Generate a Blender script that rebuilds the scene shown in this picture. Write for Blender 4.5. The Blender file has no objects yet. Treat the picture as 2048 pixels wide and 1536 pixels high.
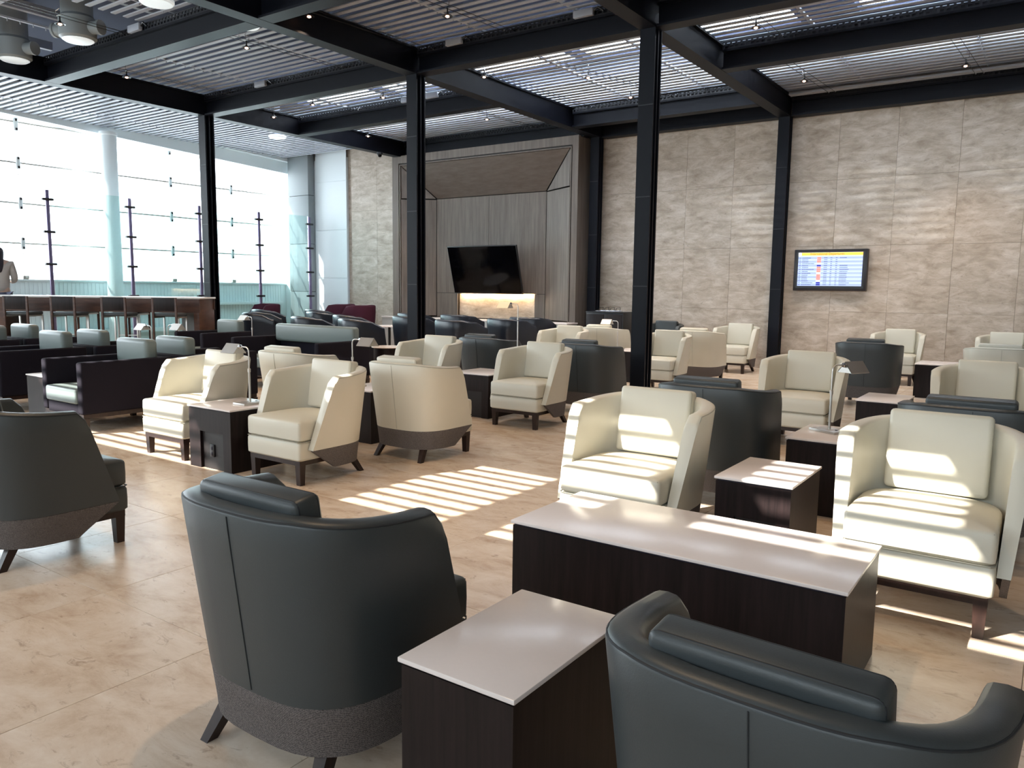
import bpy, bmesh, math, random
from mathutils import Vector, Matrix
random.seed(7)
PI = math.pi
sc = bpy.context.scene
COL = sc.collection

# ------------------------------------------------------------------ camera
F_PX, PITCH, YAW, ROLL, CAM_H = 1557.46, 0.121118, 0.608381, 0.0119407, 1.45
cam_d = bpy.data.cameras.new('camera')
cam_d.sensor_width = 36.0
cam_d.lens = F_PX / 2048 * 36
cam_d.clip_end = 200
cam = bpy.data.objects.new('camera', cam_d)
COL.objects.link(cam)
cy_, sy_ = math.cos(YAW), math.sin(YAW)
fw = Vector((-sy_ * math.cos(PITCH), cy_ * math.cos(PITCH), -math.sin(PITCH)))
rt = Vector((cy_, sy_, 0)); up = rt.cross(fw)
r2 = math.cos(ROLL) * rt + math.sin(ROLL) * up
u2 = -math.sin(ROLL) * rt + math.cos(ROLL) * up
cam.matrix_world = Matrix(((r2.x, u2.x, -fw.x, 0), (r2.y, u2.y, -fw.y, 0), (r2.z, u2.z, -fw.z, CAM_H), (0, 0, 0, 1)))
sc.camera = cam
sc.view_settings.view_transform = 'Standard'
sc.view_settings.look = 'None'
sc.view_settings.gamma = 1
sc.view_settings.use_curve_mapping = False
sc.view_settings.exposure = 0.42

# ------------------------------------------------------------------ world, sun
w = bpy.data.worlds.new('sky'); sc.world = w; w.use_nodes = True
bg = w.node_tree.nodes['Background']
bg.inputs[0].default_value = (0.88, 0.95, 1.0, 1); bg.inputs[1].default_value = 7.0
SUN_DIR = Vector((0.40, 0.70, -0.60)).normalized()
sun_d = bpy.data.lights.new('sun', 'SUN'); sun_d.energy = 19; sun_d.color = (1.0, 0.95, 0.87); sun_d.angle = math.radians(0.32)
sun = bpy.data.objects.new('sun', sun_d); COL.objects.link(sun)
sun.rotation_euler = SUN_DIR.to_track_quat('-Z', 'Y').to_euler(); sun.location = (-4, -7, 12)

def portal(name, loc, rot, sx, sy):
    d = bpy.data.lights.new(name, 'AREA'); d.shape = 'RECTANGLE'; d.size = sx; d.size_y = sy; d.cycles.is_portal = True
    o = bpy.data.objects.new(name, d); COL.objects.link(o); o.location = loc; o.rotation_euler = rot
XW, YN, YB, XR = -18.5, 15.0, -6.0, 6.0            # window plane, stone wall, back wall, right wall
Z_SLAT, Z_ROOF = 4.97, 5.6
portal('window_portal', (XW - .15, (YN + YB) / 2, 3.2), (0, -PI / 2, 0), 3.6, 20.8)
portal('rear_portal', ((XW + XR) / 2, YB - .2, 3.85), (PI / 2, 0, 0), 24.0, 1.5)

# ------------------------------------------------------------------ materials
def nodes_of(m):
    m.use_nodes = True
    nt = m.node_tree
    return nt, nt.nodes, nt.links, nt.nodes['Principled BSDF']
def mat(name, col, rough=.5, metal=0, bump=0, bscale=200, spec=.5, var=0, vscale=3, coat=0):
    m = bpy.data.materials.new(name)
    nt, N, L, p = nodes_of(m)
    p.inputs['Base Color'].default_value = (*col, 1)
    p.inputs['Roughness'].default_value = rough
    p.inputs['Metallic'].default_value = metal
    p.inputs['Specular IOR Level'].default_value = spec
    p.inputs['Coat Weight'].default_value = coat
    tc = N.new('ShaderNodeTexCoord')
    if var:
        n = N.new('ShaderNodeTexNoise'); n.inputs['Scale'].default_value = vscale; n.inputs['Detail'].default_value = 4
        L.new(tc.outputs['Object'], n.inputs['Vector'])
        mx = N.new('ShaderNodeMix'); mx.data_type = 'RGBA'
        mx.inputs[6].default_value = (*[c * (1 - var) for c in col], 1); mx.inputs[7].default_value = (*[min(1, c * (1 + var)) for c in col], 1)
        L.new(n.outputs['Fac'], mx.inputs[0]); L.new(mx.outputs[2], p.inputs['Base Color'])
    if bump:
        n = N.new('ShaderNodeTexNoise'); n.inputs['Scale'].default_value = bscale; n.inputs['Detail'].default_value = 3
        L.new(tc.outputs['Object'], n.inputs['Vector'])
        b = N.new('ShaderNodeBump'); b.inputs['Strength'].default_value = bump; b.inputs['Distance'].default_value = .002
        L.new(n.outputs['Fac'], b.inputs['Height']); L.new(b.outputs['Normal'], p.inputs['Normal'])
    return m
def wood(name, c1, c2, rough, sx, sy, sz, spec=.4):
    m = bpy.data.materials.new(name); nt, N, L, p = nodes_of(m)
    tc = N.new('ShaderNodeTexCoord'); mp = N.new('ShaderNodeMapping'); mp.inputs['Scale'].default_value = (sx, sy, sz)
    oi = N.new('ShaderNodeObjectInfo'); ad = N.new('ShaderNodeVectorMath'); ad.operation = 'ADD'
    L.new(tc.outputs['Object'], ad.inputs[0]); L.new(oi.outputs['Random'], ad.inputs[1]); L.new(ad.outputs[0], mp.inputs['Vector'])
    n = N.new('ShaderNodeTexNoise'); n.inputs['Scale'].default_value = 1; n.inputs['Detail'].default_value = 6; n.inputs['Roughness'].default_value = .65
    L.new(mp.outputs[0], n.inputs['Vector'])
    r = N.new('ShaderNodeValToRGB'); r.color_ramp.elements[0].position = .3; r.color_ramp.elements[1].position = .72
    r.color_ramp.elements[0].color = (*c1, 1); r.color_ramp.elements[1].color = (*c2, 1)
    L.new(n.outputs['Fac'], r.inputs['Fac']); L.new(r.outputs[0], p.inputs['Base Color'])
    p.inputs['Roughness'].default_value = rough; p.inputs['Specular IOR Level'].default_value = spec
    b = N.new('ShaderNodeBump'); b.inputs['Strength'].default_value = .15; b.inputs['Distance'].default_value = .002
    L.new(n.outputs['Fac'], b.inputs['Height']); L.new(b.outputs['Normal'], p.inputs['Normal'])
    return m
def stone(name, cols, rough, stretch, spec=.5, scale=1.0, vein=(.25, .19, .14), veinamt=.5, rv=.16):
    """veined travertine: layered, stretched noise in world space with a shift of its own for every slab"""
    m = bpy.data.materials.new(name); nt, N, L, p = nodes_of(m)
    g = N.new('ShaderNodeNewGeometry'); oi = N.new('ShaderNodeObjectInfo')
    sc3 = N.new('ShaderNodeVectorMath'); sc3.operation = 'SCALE'; sc3.inputs['Scale'].default_value = 7.0
    cmb = N.new('ShaderNodeCombineXYZ'); L.new(oi.outputs['Random'], cmb.inputs[0]); L.new(oi.outputs['Random'], cmb.inputs[1])
    L.new(cmb.outputs[0], sc3.inputs[0])
    ad = N.new('ShaderNodeVectorMath'); ad.operation = 'ADD'; L.new(g.outputs['Position'], ad.inputs[0]); L.new(sc3.outputs[0], ad.inputs[1])
    mp = N.new('ShaderNodeMapping'); mp.inputs['Scale'].default_value = stretch; L.new(ad.outputs[0], mp.inputs['Vector'])
    n1 = N.new('ShaderNodeTexNoise'); n1.inputs['Scale'].default_value = 1.1 * scale; n1.inputs['Detail'].default_value = 8; n1.inputs['Roughness'].default_value = .70; n1.inputs['Distortion'].default_value = .4
    L.new(mp.outputs[0], n1.inputs['Vector'])
    r = N.new('ShaderNodeValToRGB'); e = r.color_ramp.elements
    e[0].position = .28; e[0].color = (*cols[0], 1); e[1].position = .75; e[1].color = (*cols[2], 1)
    k = e.new(.5); k.color = (*cols[1], 1)
    L.new(n1.outputs['Fac'], r.inputs['Fac'])
    n2 = N.new('ShaderNodeTexNoise'); n2.inputs['Scale'].default_value = 4.0 * scale; n2.inputs['Detail'].default_value = 9; n2.inputs['Roughness'].default_value = .7; n2.inputs['Distortion'].default_value = .9
    L.new(mp.outputs[0], n2.inputs['Vector'])
    rv_ = N.new('ShaderNodeValToRGB'); e = rv_.color_ramp.elements
    e[0].position = .31; e[0].color = (1, 1, 1, 1); e[1].position = .42; e[1].color = (0, 0, 0, 1)
    L.new(n2.outputs['Fac'], rv_.inputs['Fac'])
    mu = N.new('ShaderNodeMath'); mu.operation = 'MULTIPLY'; mu.inputs[1].default_value = veinamt; L.new(rv_.outputs[0], mu.inputs[0])
    mx = N.new('ShaderNodeMix'); mx.data_type = 'RGBA'; mx.inputs[7].default_value = (*vein, 1)
    L.new(mu.outputs[0], mx.inputs[0]); L.new(r.outputs[0], mx.inputs[6])
    hs = N.new('ShaderNodeHueSaturation')
    mr = N.new('ShaderNodeMapRange'); mr.inputs[3].default_value = 1 - rv / 2; mr.inputs[4].default_value = 1 + rv / 2
    L.new(oi.outputs['Random'], mr.inputs[0]); L.new(mr.outputs[0], hs.inputs['Value']); L.new(mx.outputs[2], hs.inputs['Color'])
    L.new(hs.outputs[0], p.inputs['Base Color'])
    p.inputs['Roughness'].default_value = rough; p.inputs['Specular IOR Level'].default_value = spec
    b = N.new('ShaderNodeBump'); b.inputs['Strength'].default_value = .12; b.inputs['Distance'].default_value = .002
    L.new(n2.outputs['Fac'], b.inputs['Height']); L.new(b.outputs['Normal'], p.inputs['Normal'])
    return m
def weave(name, c1, c2):
    m = bpy.data.materials.new(name); nt, N, L, p = nodes_of(m)
    tc = N.new('ShaderNodeTexCoord'); ch = N.new('ShaderNodeTexChecker'); ch.inputs['Scale'].default_value = 330
    ch.inputs[1].default_value = (*c1, 1); ch.inputs[2].default_value = (*c2, 1)
    L.new(tc.outputs['Object'], ch.inputs['Vector'])
    n = N.new('ShaderNodeTexNoise'); n.inputs['Scale'].default_value = 260; L.new(tc.outputs['Object'], n.inputs['Vector'])
    mx = N.new('ShaderNodeMix'); mx.data_type = 'RGBA'; mx.inputs[0].default_value = .5
    L.new(ch.outputs[0], mx.inputs[6])
    r = N.new('ShaderNodeValToRGB'); r.color_ramp.elements[0].color = (*c1, 1); r.color_ramp.elements[1].color = (*c2, 1)
    r.color_ramp.elements[0].position = .4; r.color_ramp.elements[1].position = .6
    L.new(n.outputs['Fac'], r.inputs[0]); L.new(r.outputs[0], mx.inputs[7]); L.new(mx.outputs[2], p.inputs['Base Color'])
    p.inputs['Roughness'].default_value = .9; p.inputs['Specular IOR Level'].default_value = .15
    b = N.new('ShaderNodeBump'); b.inputs['Strength'].default_value = .3; b.inputs['Distance'].default_value = .001
    L.new(n.outputs['Fac'], b.inputs['Height']); L.new(b.outputs['Normal'], p.inputs['Normal'])
    return m
def emit(name, col, s):
    m = bpy.data.materials.new(name); nt, N, L, p = nodes_of(m)
    p.inputs['Base Color'].default_value = (*col, 1); p.inputs['Emission Color'].default_value = (*col, 1); p.inputs['Emission Strength'].default_value = s
    return m
def thin_glass(name, tint, refl=.08):
    m = bpy.data.materials.new(name); m.use_nodes = True; nt = m.node_tree; N = nt.nodes; L = nt.links
    N.remove(N['Principled BSDF'])
    t = N.new('ShaderNodeBsdfTransparent'); t.inputs[0].default_value = (*tint, 1)
    g = N.new('ShaderNodeBsdfGlossy'); g.inputs['Roughness'].default_value = .02
    fr = N.new('ShaderNodeFresnel'); fr.inputs[0].default_value = 1.45
    mu = N.new('ShaderNodeMath'); mu.operation = 'MULTIPLY'; mu.inputs[1].default_value = refl * 10; L.new(fr.outputs[0], mu.inputs[0])
    mx = N.new('ShaderNodeMixShader'); L.new(mu.outputs[0], mx.inputs[0]); L.new(t.outputs[0], mx.inputs[1]); L.new(g.outputs[0], mx.inputs[2])
    L.new(mx.outputs[0], N['Material Output'].inputs[0])
    return m
def frosted(name, opac=.80):
    m = bpy.data.materials.new(name); m.use_nodes = True; nt = m.node_tree; N = nt.nodes; L = nt.links
    N.remove(N['Principled BSDF'])
    t = N.new('ShaderNodeBsdfTransparent'); t.inputs[0].default_value = (.9, .95, 1, 1)
    g = N.new('ShaderNodeBsdfTranslucent'); g.inputs[0].default_value = (.9, .94, 1, 1)
    mx = N.new('ShaderNodeMixShader'); mx.inputs[0].default_value = opac; L.new(t.outputs[0], mx.inputs[1]); L.new(g.outputs[0], mx.inputs[2])
    L.new(mx.outputs[0], N['Material Output'].inputs[0])
    return m

M = dict(
    cream=mat('cream_leather', (.60, .57, .475), .42, bump=.12, bscale=260, var=.03),
    creamseam=mat('cream_seam', (.36, .35, .29), .7),
    dark=mat('slate_leather', (.040, .048, .051), .42, bump=.15, bscale=260, var=.05),
    darkseam=mat('slate_seam', (.012, .016, .020), .6),
    band=weave('woven_band', (.05, .045, .045), (.19, .165, .155)),
    legs=wood('walnut_legs', (.012, .006, .005), (.034, .016, .012), .4, 30, 30, 4),
    espresso=wood('espresso_veneer', (.006, .004, .004), (.020, .012, .012), .42, 40, 40, 2.5, spec=.22),
    recess=mat('espresso_recess', (.005, .003, .003), .5),
    topw=mat('white_stone_top', (.78, .71, .68), .22, var=.02, vscale=60),
    gap=mat('shadow_gap', (.012, .008, .02), .6),
    steel=mat('beam_paint', (.003, .004, .008), .5, var=.1, spec=.2),
    rail=mat('perforated_steel', (.008, .010, .016), .5),
    slat=mat('slat_paint', (.40, .43, .49), .5, spec=.3),
    roofin=mat('plenum_paint', (.030, .042, .090), .8),
    whitep=mat('white_paint', (.78, .84, .86), .6),
    nickel=mat('brushed_nickel', (.62, .59, .55), .42, 1),
    clubf=mat('charcoal_fabric', (.011, .0095, .015), .92, spec=.15, bump=.3, bscale=600),
    clubc=mat('grey_green_leather', (.15, .185, .18), .4, bump=.1, bscale=260),
    tub=mat('navy_leather', (.010, .014, .024), .32, spec=.5),
    burg=mat('burgundy_fabric', (.060, .014, .028), .85, bump=.2, bscale=500, spec=.2),
    oak=wood('smoked_oak', (.095, .074, .060), (.170, .138, .115), .55, 14, 14, .9),
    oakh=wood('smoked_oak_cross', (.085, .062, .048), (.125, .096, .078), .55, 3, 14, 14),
    groove=mat('dark_groove', (.012, .009, .008), .7),
    floor=stone('travertine_floor', ((.47, .33, .225), (.66, .53, .41), (.78, .68, .575)), .27, (1.0, 2.0, 1), scale=2.3, vein=(.34, .24, .17), veinamt=.7, rv=.07),
    wall=stone('travertine_wall', ((.30, .23, .165), (.48, .40, .32), (.70, .625, .55)), .5, (1.0, 1, 2.6), scale=2.4, vein=(.17, .12, .09), veinamt=.55, rv=.05),
    grout=mat('grout', (.50, .42, .34), .7),
    glass=thin_glass('window_glass', (.97, .99, 1.0)),
    tglass=thin_glass('partition_glass', (.86, .96, .95), .1),
    black=mat('black_plastic', (.008, .008, .010), .3),
    tvglass=mat('tv_panel', (.001, .001, .0015), .08, spec=.12),
    bezel=mat('screen_casing', (.020, .018, .022), .35),
    purple=mat('fringe_tinted_post', (.20, .165, .28), .4, .3),  # purple fringe of the backlit edges put into the post colour
    chrome=mat('chrome', (.7, .7, .7), .12, 1),
    redwood=wood('bar_walnut', (.045, .018, .011), (.11, .048, .028), .4, 3, 3, 14),
    barwhite=mat('bar_top', (.75, .72, .70), .2),
    barpanel=mat('bar_panel', (.42, .42, .40), .6),
    bulb=emit('warm_bulb', (1.0, .55, .38), 4),
    led=emit('warm_led', (1.0, .50, .16), 9),
    disc=emit('disc_glow', (.8, .88, .92), .35),  # weak glow put into the pale duct bottoms and ceiling discs
    outlet=mat('outlet_white', (.7, .66, .62), .5),
    skin=mat('skin', (.55, .36, .27), .5), hair=mat('dark_hair', (.015, .010, .018), .45), jacket=mat('beige_jacket', (.42, .37, .33), .85, bump=.3, bscale=80), jeans=mat('jeans', (.04, .05, .09), .85),
    duct=mat('grey_duct', (.26, .29, .30), .5),
)

# ------------------------------------------------------------------ builders
class MB:
    def __init__(s): s.bm = bmesh.new()
    def box(s, x0, x1, y0, y1, z0, z1, bev=0, seg=2):
        r = bmesh.ops.create_cube(s.bm, size=1)
        for v in r['verts']:
            v.co = Vector(((x0 + x1) / 2 + v.co.x * (x1 - x0), (y0 + y1) / 2 + v.co.y * (y1 - y0), (z0 + z1) / 2 + v.co.z * (z1 - z0)))
        if bev:
            es = set(e for v in r['verts'] for e in v.link_edges)
            bmesh.ops.bevel(s.bm, geom=list(es), offset=bev, segments=seg, profile=.5, affect='EDGES', clamp_overlap=True)
        return s
    def prism(s, pts, axis, a, b):
        """pts: 2D polygon; axis 'x': pts=(y,z); 'y': pts=(x,z); 'z': pts=(x,y)"""
        def P(p, t):
            return {'x': (t, p[0], p[1]), 'y': (p[0], t, p[1]), 'z': (p[0], p[1], t)}[axis]
        A = [s.bm.verts.new(P(p, a)) for p in pts]; B = [s.bm.verts.new(P(p, b)) for p in pts]
        n = len(pts)
        s.bm.faces.new(A); s.bm.faces.new(B[::-1])
        for i in range(n): s.bm.faces.new((A[i], B[i], B[(i + 1) % n], A[(i + 1) % n]))
        return s
    def frustum(s, c0, s0, c1, s1):
        """square-section tapered bar from centre c0 (half sizes s0) to c1 (s1)"""
        vs = []
        for c, h in ((c0, s0), (c1, s1)):
            vs.append([s.bm.verts.new((c[0] + i * h[0], c[1] + j * h[1], c[2])) for i, j in ((-1, -1), (1, -1), (1, 1), (-1, 1))])
        s.bm.faces.new(vs[0][::-1]); s.bm.faces.new(vs[1])
        for i in range(4): s.bm.faces.new((vs[0][i], vs[0][(i + 1) % 4], vs[1][(i + 1) % 4], vs[1][i]))
        return s
    def tube(s, pts, r, n=8, closed=False):
        pts = [Vector(p) for p in pts]; m = len(pts); rings = []
        rr = r if isinstance(r, (list, tuple)) else [r] * m
        prev = None
        for i, p in enumerate(pts):
            if closed: t = pts[(i + 1) % m] - pts[i - 1]
            else: t = pts[min(i + 1, m - 1)] - pts[max(i - 1, 0)]
            if t.length < 1e-9: t = Vector((0, 0, 1))
            t.normalize()
            if prev is None:
                a = Vector((0, 0, 1)) if abs(t.z) < .9 else Vector((1, 0, 0))
                nx = t.cross(a).normalized()
            else:
                nx = prev - t * prev.dot(t)
                if nx.length < 1e-6: nx = t.orthogonal()
                nx.normalize()
            prev = nx; ny = t.cross(nx)
            rings.append([s.bm.verts.new(p + (nx * math.cos(2 * PI * k / n) + ny * math.sin(2 * PI * k / n)) * rr[i]) for k in range(n)])
        for i in range(m if closed else m - 1):
            A, B = rings[i], rings[(i + 1) % m]
            for k in range(n): s.bm.faces.new((A[k], A[(k + 1) % n], B[(k + 1) % n], B[k]))
        if not closed: s.bm.faces.new(rings[0][::-1]); s.bm.faces.new(rings[-1])
        return s
    def lathe(s, prof, n=24, cx=0, cy=0):
        rings = []
        for r, z in prof:
            rings.append([s.bm.verts.new((cx + r * math.cos(2 * PI * k / n), cy + r * math.sin(2 * PI * k / n), z)) for k in range(n)] if r > 1e-5 else [s.bm.verts.new((cx, cy, z))])
        for A, B in zip(rings, rings[1:]):
            for k in range(n):
                a = A[k % len(A)]; b = A[(k + 1) % len(A)]; c = B[(k + 1) % len(B)]; d = B[k % len(B)]
                f = [];  [f.append(v) for v in (a, b, c, d) if v not in f]
                if len(f) > 2:
                    try: s.bm.faces.new(f)
                    except ValueError: pass
        return s
    def xf(s, mtx):
        bmesh.ops.transform(s.bm, matrix=mtx, verts=s.bm.verts[:]); return s
    def build(s, name, m, parent=None, smooth=35, loc=None, kind=None):
        bmesh.ops.recalc_face_normals(s.bm, faces=s.bm.faces[:])
        me = bpy.data.meshes.new(name); s.bm.to_mesh(me); s.bm.free()
        me.materials.append(m)
        if smooth:
            me.polygons.foreach_set('use_smooth', [True] * len(me.polygons)); me.update()
            me.set_sharp_from_angle(angle=math.radians(smooth))
        o = bpy.data.objects.new(name, me); COL.objects.link(o)
        if parent is not None: o.parent = parent
        if loc is not None: o.location = loc
        if kind: o['kind'] = kind
        return o
def thing(name, label, cat, loc=(0, 0, 0), rz=0, group=None):
    o = bpy.data.objects.new(name, None); COL.objects.link(o); o.location = loc; o.rotation_euler = (0, 0, rz)
    o.empty_display_size = .1
    tag(o, label, cat, group); return o
def tag(o, label, cat, group=None):
    o['label'] = label; o['category'] = cat
    if group: o['group'] = group
    elif 'group' in o: del o['group']
    return o
KIDS = {}
def kids(o):
    if o.name not in KIDS: KIDS[o.name] = [c for c in bpy.data.objects if c.parent == o]
    return KIDS[o.name]
def copy_tree(o, parent=None):
    c = o.copy(); COL.objects.link(c); c.parent = parent
    for k in kids(o): copy_tree(k, c)
    return c
def place(proto, used, name_loc, rz, label, cat, group):
    o = proto if not used else copy_tree(proto)
    o.location = name_loc; o.rotation_euler = (0, 0, rz); tag(o, label, cat, group)
    return o
def loft(bm, rings, close_ring=True):
    vr = [[bm.verts.new(p) for p in r] for r in rings]
    n = len(vr[0])
    for A, B in zip(vr, vr[1:]):
        for k in range(n if close_ring else n - 1):
            bm.faces.new((A[k], A[(k + 1) % n], B[(k + 1) % n], B[k]))
    if close_ring: bm.faces.new(vr[0]); bm.faces.new(vr[-1][::-1])

# ------------------------------------------------------------------ structure: floor
def struct(mb, name, m, parent=None, **k):
    o = mb.build(name, m, parent, **k)
    if parent is None: o['kind'] = 'structure'
    return o
floor = struct(MB().box(XW - .3, XR + .2, YB - .2, YN + .2, -.12, -.008), 'floor', M['grout'])
TS = .90
tiles = []
nx0, nx1 = int(XW / TS), int(XR / TS); ny0, ny1 = int(YB / TS), int(YN / TS) + 1
for i in range(nx0 - 1, nx1 + 1):
    for j in range(ny0 - 1, ny1 + 1):
        x0, x1 = max(i * TS, XW), min((i + 1) * TS, XR); y0, y1 = max(j * TS, YB), min((j + 1) * TS, YN)
        if x1 - x0 < .05 or y1 - y0 < .05: continue
        cx, cy = (x0 + x1) / 2, (y0 + y1) / 2
        dep = -.5673 * cx + .8146 * cy; lat = .8205 * cx + .5717 * cy
        vis = dep > .6 and abs(lat) < dep * .72 + .8
        tiles.append((0 if vis else 1, dep if vis else abs(cx) + abs(cy), x0, x1, y0, y1))
tiles.sort()
meshes = {}
rest = MB()
for k, (_, _, x0, x1, y0, y1) in enumerate(tiles):
    g = .0012
    if k < 295:
        key = (round(x1 - x0, 3), round(y1 - y0, 3))
        if key not in meshes:
            o = MB().box(-key[0] / 2 + g, key[0] / 2 - g, -key[1] / 2 + g, key[1] / 2 - g, -.008, 0, .0008, 1).build('tile', M['floor'], floor, smooth=0)
            meshes[key] = o.data
        else:
            o = bpy.data.objects.new('tile', meshes[key]); COL.objects.link(o); o.parent = floor
        o.location = ((x0 + x1) / 2, (y0 + y1) / 2, 0)
    else: rest.box(x0 + g, x1 - g, y0 + g, y1 - g, -.008, 0)
rest.build('far_tiles', M['floor'], floor, smooth=0, kind='stuff')

# ------------------------------------------------------------------ stone wall, back and right walls
wall = struct(MB().box(XW - .2, XR + .2, YN + .03, YN + .25, 0, 5.7), 'wall_back', M['wall'])
PW, PH = .95, 1.17
xs = [-15.77 + PW * i for i in range(24)]
zs = [0, 1.12, 2.29, 3.46, 4.63, 5.6]
pm = {}
for i, x in enumerate(xs):
    if x > XR - .3: break
    for a, b in zip(zs, zs[1:]):
        if -13.5 < x and x + PW < -8.5 and b < 4.7: continue
        w_ = min(PW, XR - x); key = (round(w_, 2), round(b - a, 2)); g = .0012
        if key not in pm:
            o = MB().box(g, key[0] - g, 0, .03, g, key[1] - g, .002, 1).build('stone_panel', M['wall'], wall, smooth=0); pm[key] = o.data
        else:
            o = bpy.data.objects.new('stone_panel', pm[key]); COL.objects.link(o); o.parent = wall
        o.location = (x, YN + random.uniform(-.001, .001), a)
wl = MB().box(XW + .02, -15.9, YN - .04, YN + .02, 0, 4.9)
wl.build('cladding_panel', M['whitep'], wall, smooth=0)
for k in range(4): MB().box(-17.12, -15.9, YN - .055, YN - .043, .4 + k * 1.3, 1.685 + k * 1.3, .003, 1).build('cladding_panel', M['whitep'], wall, smooth=0)
struct(MB().box(XW - .2, XR + .2, YB - .25, YB, 4.6, 5.85).box(XW - .2, XR + .2, YB - .25, YB, 0, 3.1), 'wall_front', M['whitep'])
w2 = bpy.data.objects.new('fill_window', None); COL.objects.link(w2); w2['kind'] = 'structure'; w2.location = (0, YB, 0)  # unseen clerestory glazing behind the camera, added for fill light
x = XW
while x < XR - .1:
    MB().box(x - .03, x + .03, -.16, -.04, 3.1, 4.6).build('mullion', M['steel'], w2, smooth=0)
    MB().box(x + .035, min(x + 2.45, XR) - .035, -.11, -.10, 3.11, 4.59).build('pane', M['glass'], w2, smooth=0); x += 2.45
struct(MB().box(XR, XR + .25, YB, YN, 0, 5.7), 'wall_right', M['wall'])

# ------------------------------------------------------------------ glazed window wall on the left
knee = struct(MB().box(XW - .2, XW, YB, YN, 0, 1.50).box(XW - .25, XW + .06, YB, YN, 1.50, 1.54, .005), 'wall_left', M['whitep'])
rb = MB()
y = 2.0
while y < 14.8:
    rb.box(XW, XW + .012, y, y + .045, .42, 1.48); y += .09
rb.build('rib', M['whitep'], knee, smooth=0, kind='stuff')
MB().box(XW + .0, XW + .22, YB, YN - .3, .95, 1.02, .005).box(XW, XW + .16, YB, YN - .3, .3, .40).build('ledge', M['whitep'], knee)
win = bpy.data.objects.new('window_1', None); COL.objects.link(win); win['kind'] = 'structure'
win.location = (XW, 5, 1.54)
W_OFF = Vector((-XW, -5, -1.54))
def wbuild(mb, name, m, par=None, **k):
    if par is None: mb.xf(Matrix.Translation(W_OFF))
    else: mb.xf(Matrix.Translation(W_OFF))
    return mb.build(name, m, par or win, **k)
tz = [2.31, 3.16, 4.01, 4.86]
my = [-2.55, .95, 4.45, 7.95, 11.45, 13.2]
edges_y = [YB] + my + [YN - .25]; edges_z = [1.54] + tz[:3] + [5.1]
for z in tz: wbuild(MB().box(XW - .02, XW + .02, YB, YN - .2, z - .018, z + .018, .008), 'transom', M['nickel'])
for yy in my:
    wbuild(MB().tube([(XW, yy, 1.54), (XW, yy, 5.1)], .008, 6), 'tension_rod', M['nickel'])
    for z in tz[:3] + [4.80]:
        f = wbuild(MB().box(XW - .03, XW + .05, yy - .045, yy + .045, z - .13, z + .13, .03, 3), 'spider_clamp', M['whitep'])  # white puts the window glare blooming over the clamps into their colour
        wbuild(MB().box(XW + .05, XW + .065, yy - .02, yy + .02, z - .12, z - .07, .005).box(XW + .05, XW + .065, yy - .02, yy + .02, z + .07, z + .12, .005), 'bolt', M['bezel'], f)
    wbuild(MB().box(XW - .04, XW + .05, yy - .05, yy + .08, 1.54, 1.62, .02), 'foot_bracket', M['nickel'])
for a, b in zip(edges_y, edges_y[1:]):
    for c, d in zip(edges_z, edges_z[1:]):
        wbuild(MB().box(XW - .012, XW - .004, a + .004, b - .004, c + .004, d - .004), 'pane', M['glass'], smooth=0)
# sloping soffit over the glass
struct(MB().prism([(-6, 5.56), (-6, 5.9), (YN, 5.9), (YN, 4.95), (YN, 4.60)], 'x', XW - .1, XW + .35).prism([(-6, 5.85), (-6, 6.0), (YN, 6.0), (YN, 4.9)], 'x', XW + .35, XW + .5), 'trim_1', M['whitep'])

# ------------------------------------------------------------------ roof with two skylight strips and the slatted ceiling
def lx(fx): return fx - .4 / .6 * Z_ROOF     # a floor x moved back along the sun to the roof
S2Y = (3.28 - .7 / .6 * Z_ROOF, 5.05 - .7 / .6 * Z_ROOF)
S2X = [(lx(-8.5), lx(-5.35)), (lx(-4.10), lx(-3.07)), (lx(-2.85), lx(.05))]
S1Y = (10.9, 12.95)
S1X = [(-14.6, -12.35), (-12.2, -9.9), (-9.75, -7.5), (-7.35, -5.3), (-5.2, -3.6), (-2.75, -1.3), (-1.15, 1.2)]
rf = MB()
Z2 = Z_ROOF + .25
rf.box(XW, XR, YB, S2Y[0], Z_ROOF, Z2).box(XW, XR, S2Y[1], S1Y[0], Z_ROOF, Z2).box(XW, XR, S1Y[1], YN + .03, Z_ROOF, Z2)
for segs, (a, b) in ((S2X, S2Y), (S1X, S1Y)):
    e = [XW] + [v for p in segs for v in p] + [XR]
    for k in range(0, len(e), 2): rf.box(e[k], e[k + 1], a, b, Z_ROOF, Z2)
ceiling = struct(rf, 'ceiling', M['roofin'])
FG = (frosted('frosted_glass', .80), frosted('opal_glass', .96))
for a, b in S1X: MB().box(a, b, S1Y[0], S1Y[1], Z_ROOF + .1, Z_ROOF + .11).build('skylight_glass', FG[0] if a > -7.4 else FG[1], ceiling, smooth=0)
MB().box(XW, XR, 13.05, 13.10, 5.28, Z_ROOF).build('light_baffle', M['roofin'], ceiling, smooth=0)  # added divider that blocks scattered skylight from the slats beyond
PITCH_S = .165
y = YB + .1; sm = None; slats = []
sm = {}
while y < 14.72:
    for x0, x1 in (((XW + .35, -14.2), (-10.55, 3.6)) if 4.75 < y < 6.15 else ((XW + .35, 3.6),)):
        if x0 not in sm or sm[x0][1] != x1:
            o = MB().box(x0, x1, -.035, .035, 0, .018, .004, 1).build('slat', M['slat'], ceiling, smooth=0); sm[x0] = (o.data, x1)
        else: o = bpy.data.objects.new('slat', sm[x0][0]); COL.objects.link(o); o.parent = ceiling
        o.location = (0, y, Z_SLAT + .03)
    y += PITCH_S
for x in (-13.9, -12.25, -10.8): MB().box(x - .04, x + .04, 4.2, 6.6, 5.25, 5.38).build('plenum_joist', M['slat'], ceiling, smooth=0)
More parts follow.
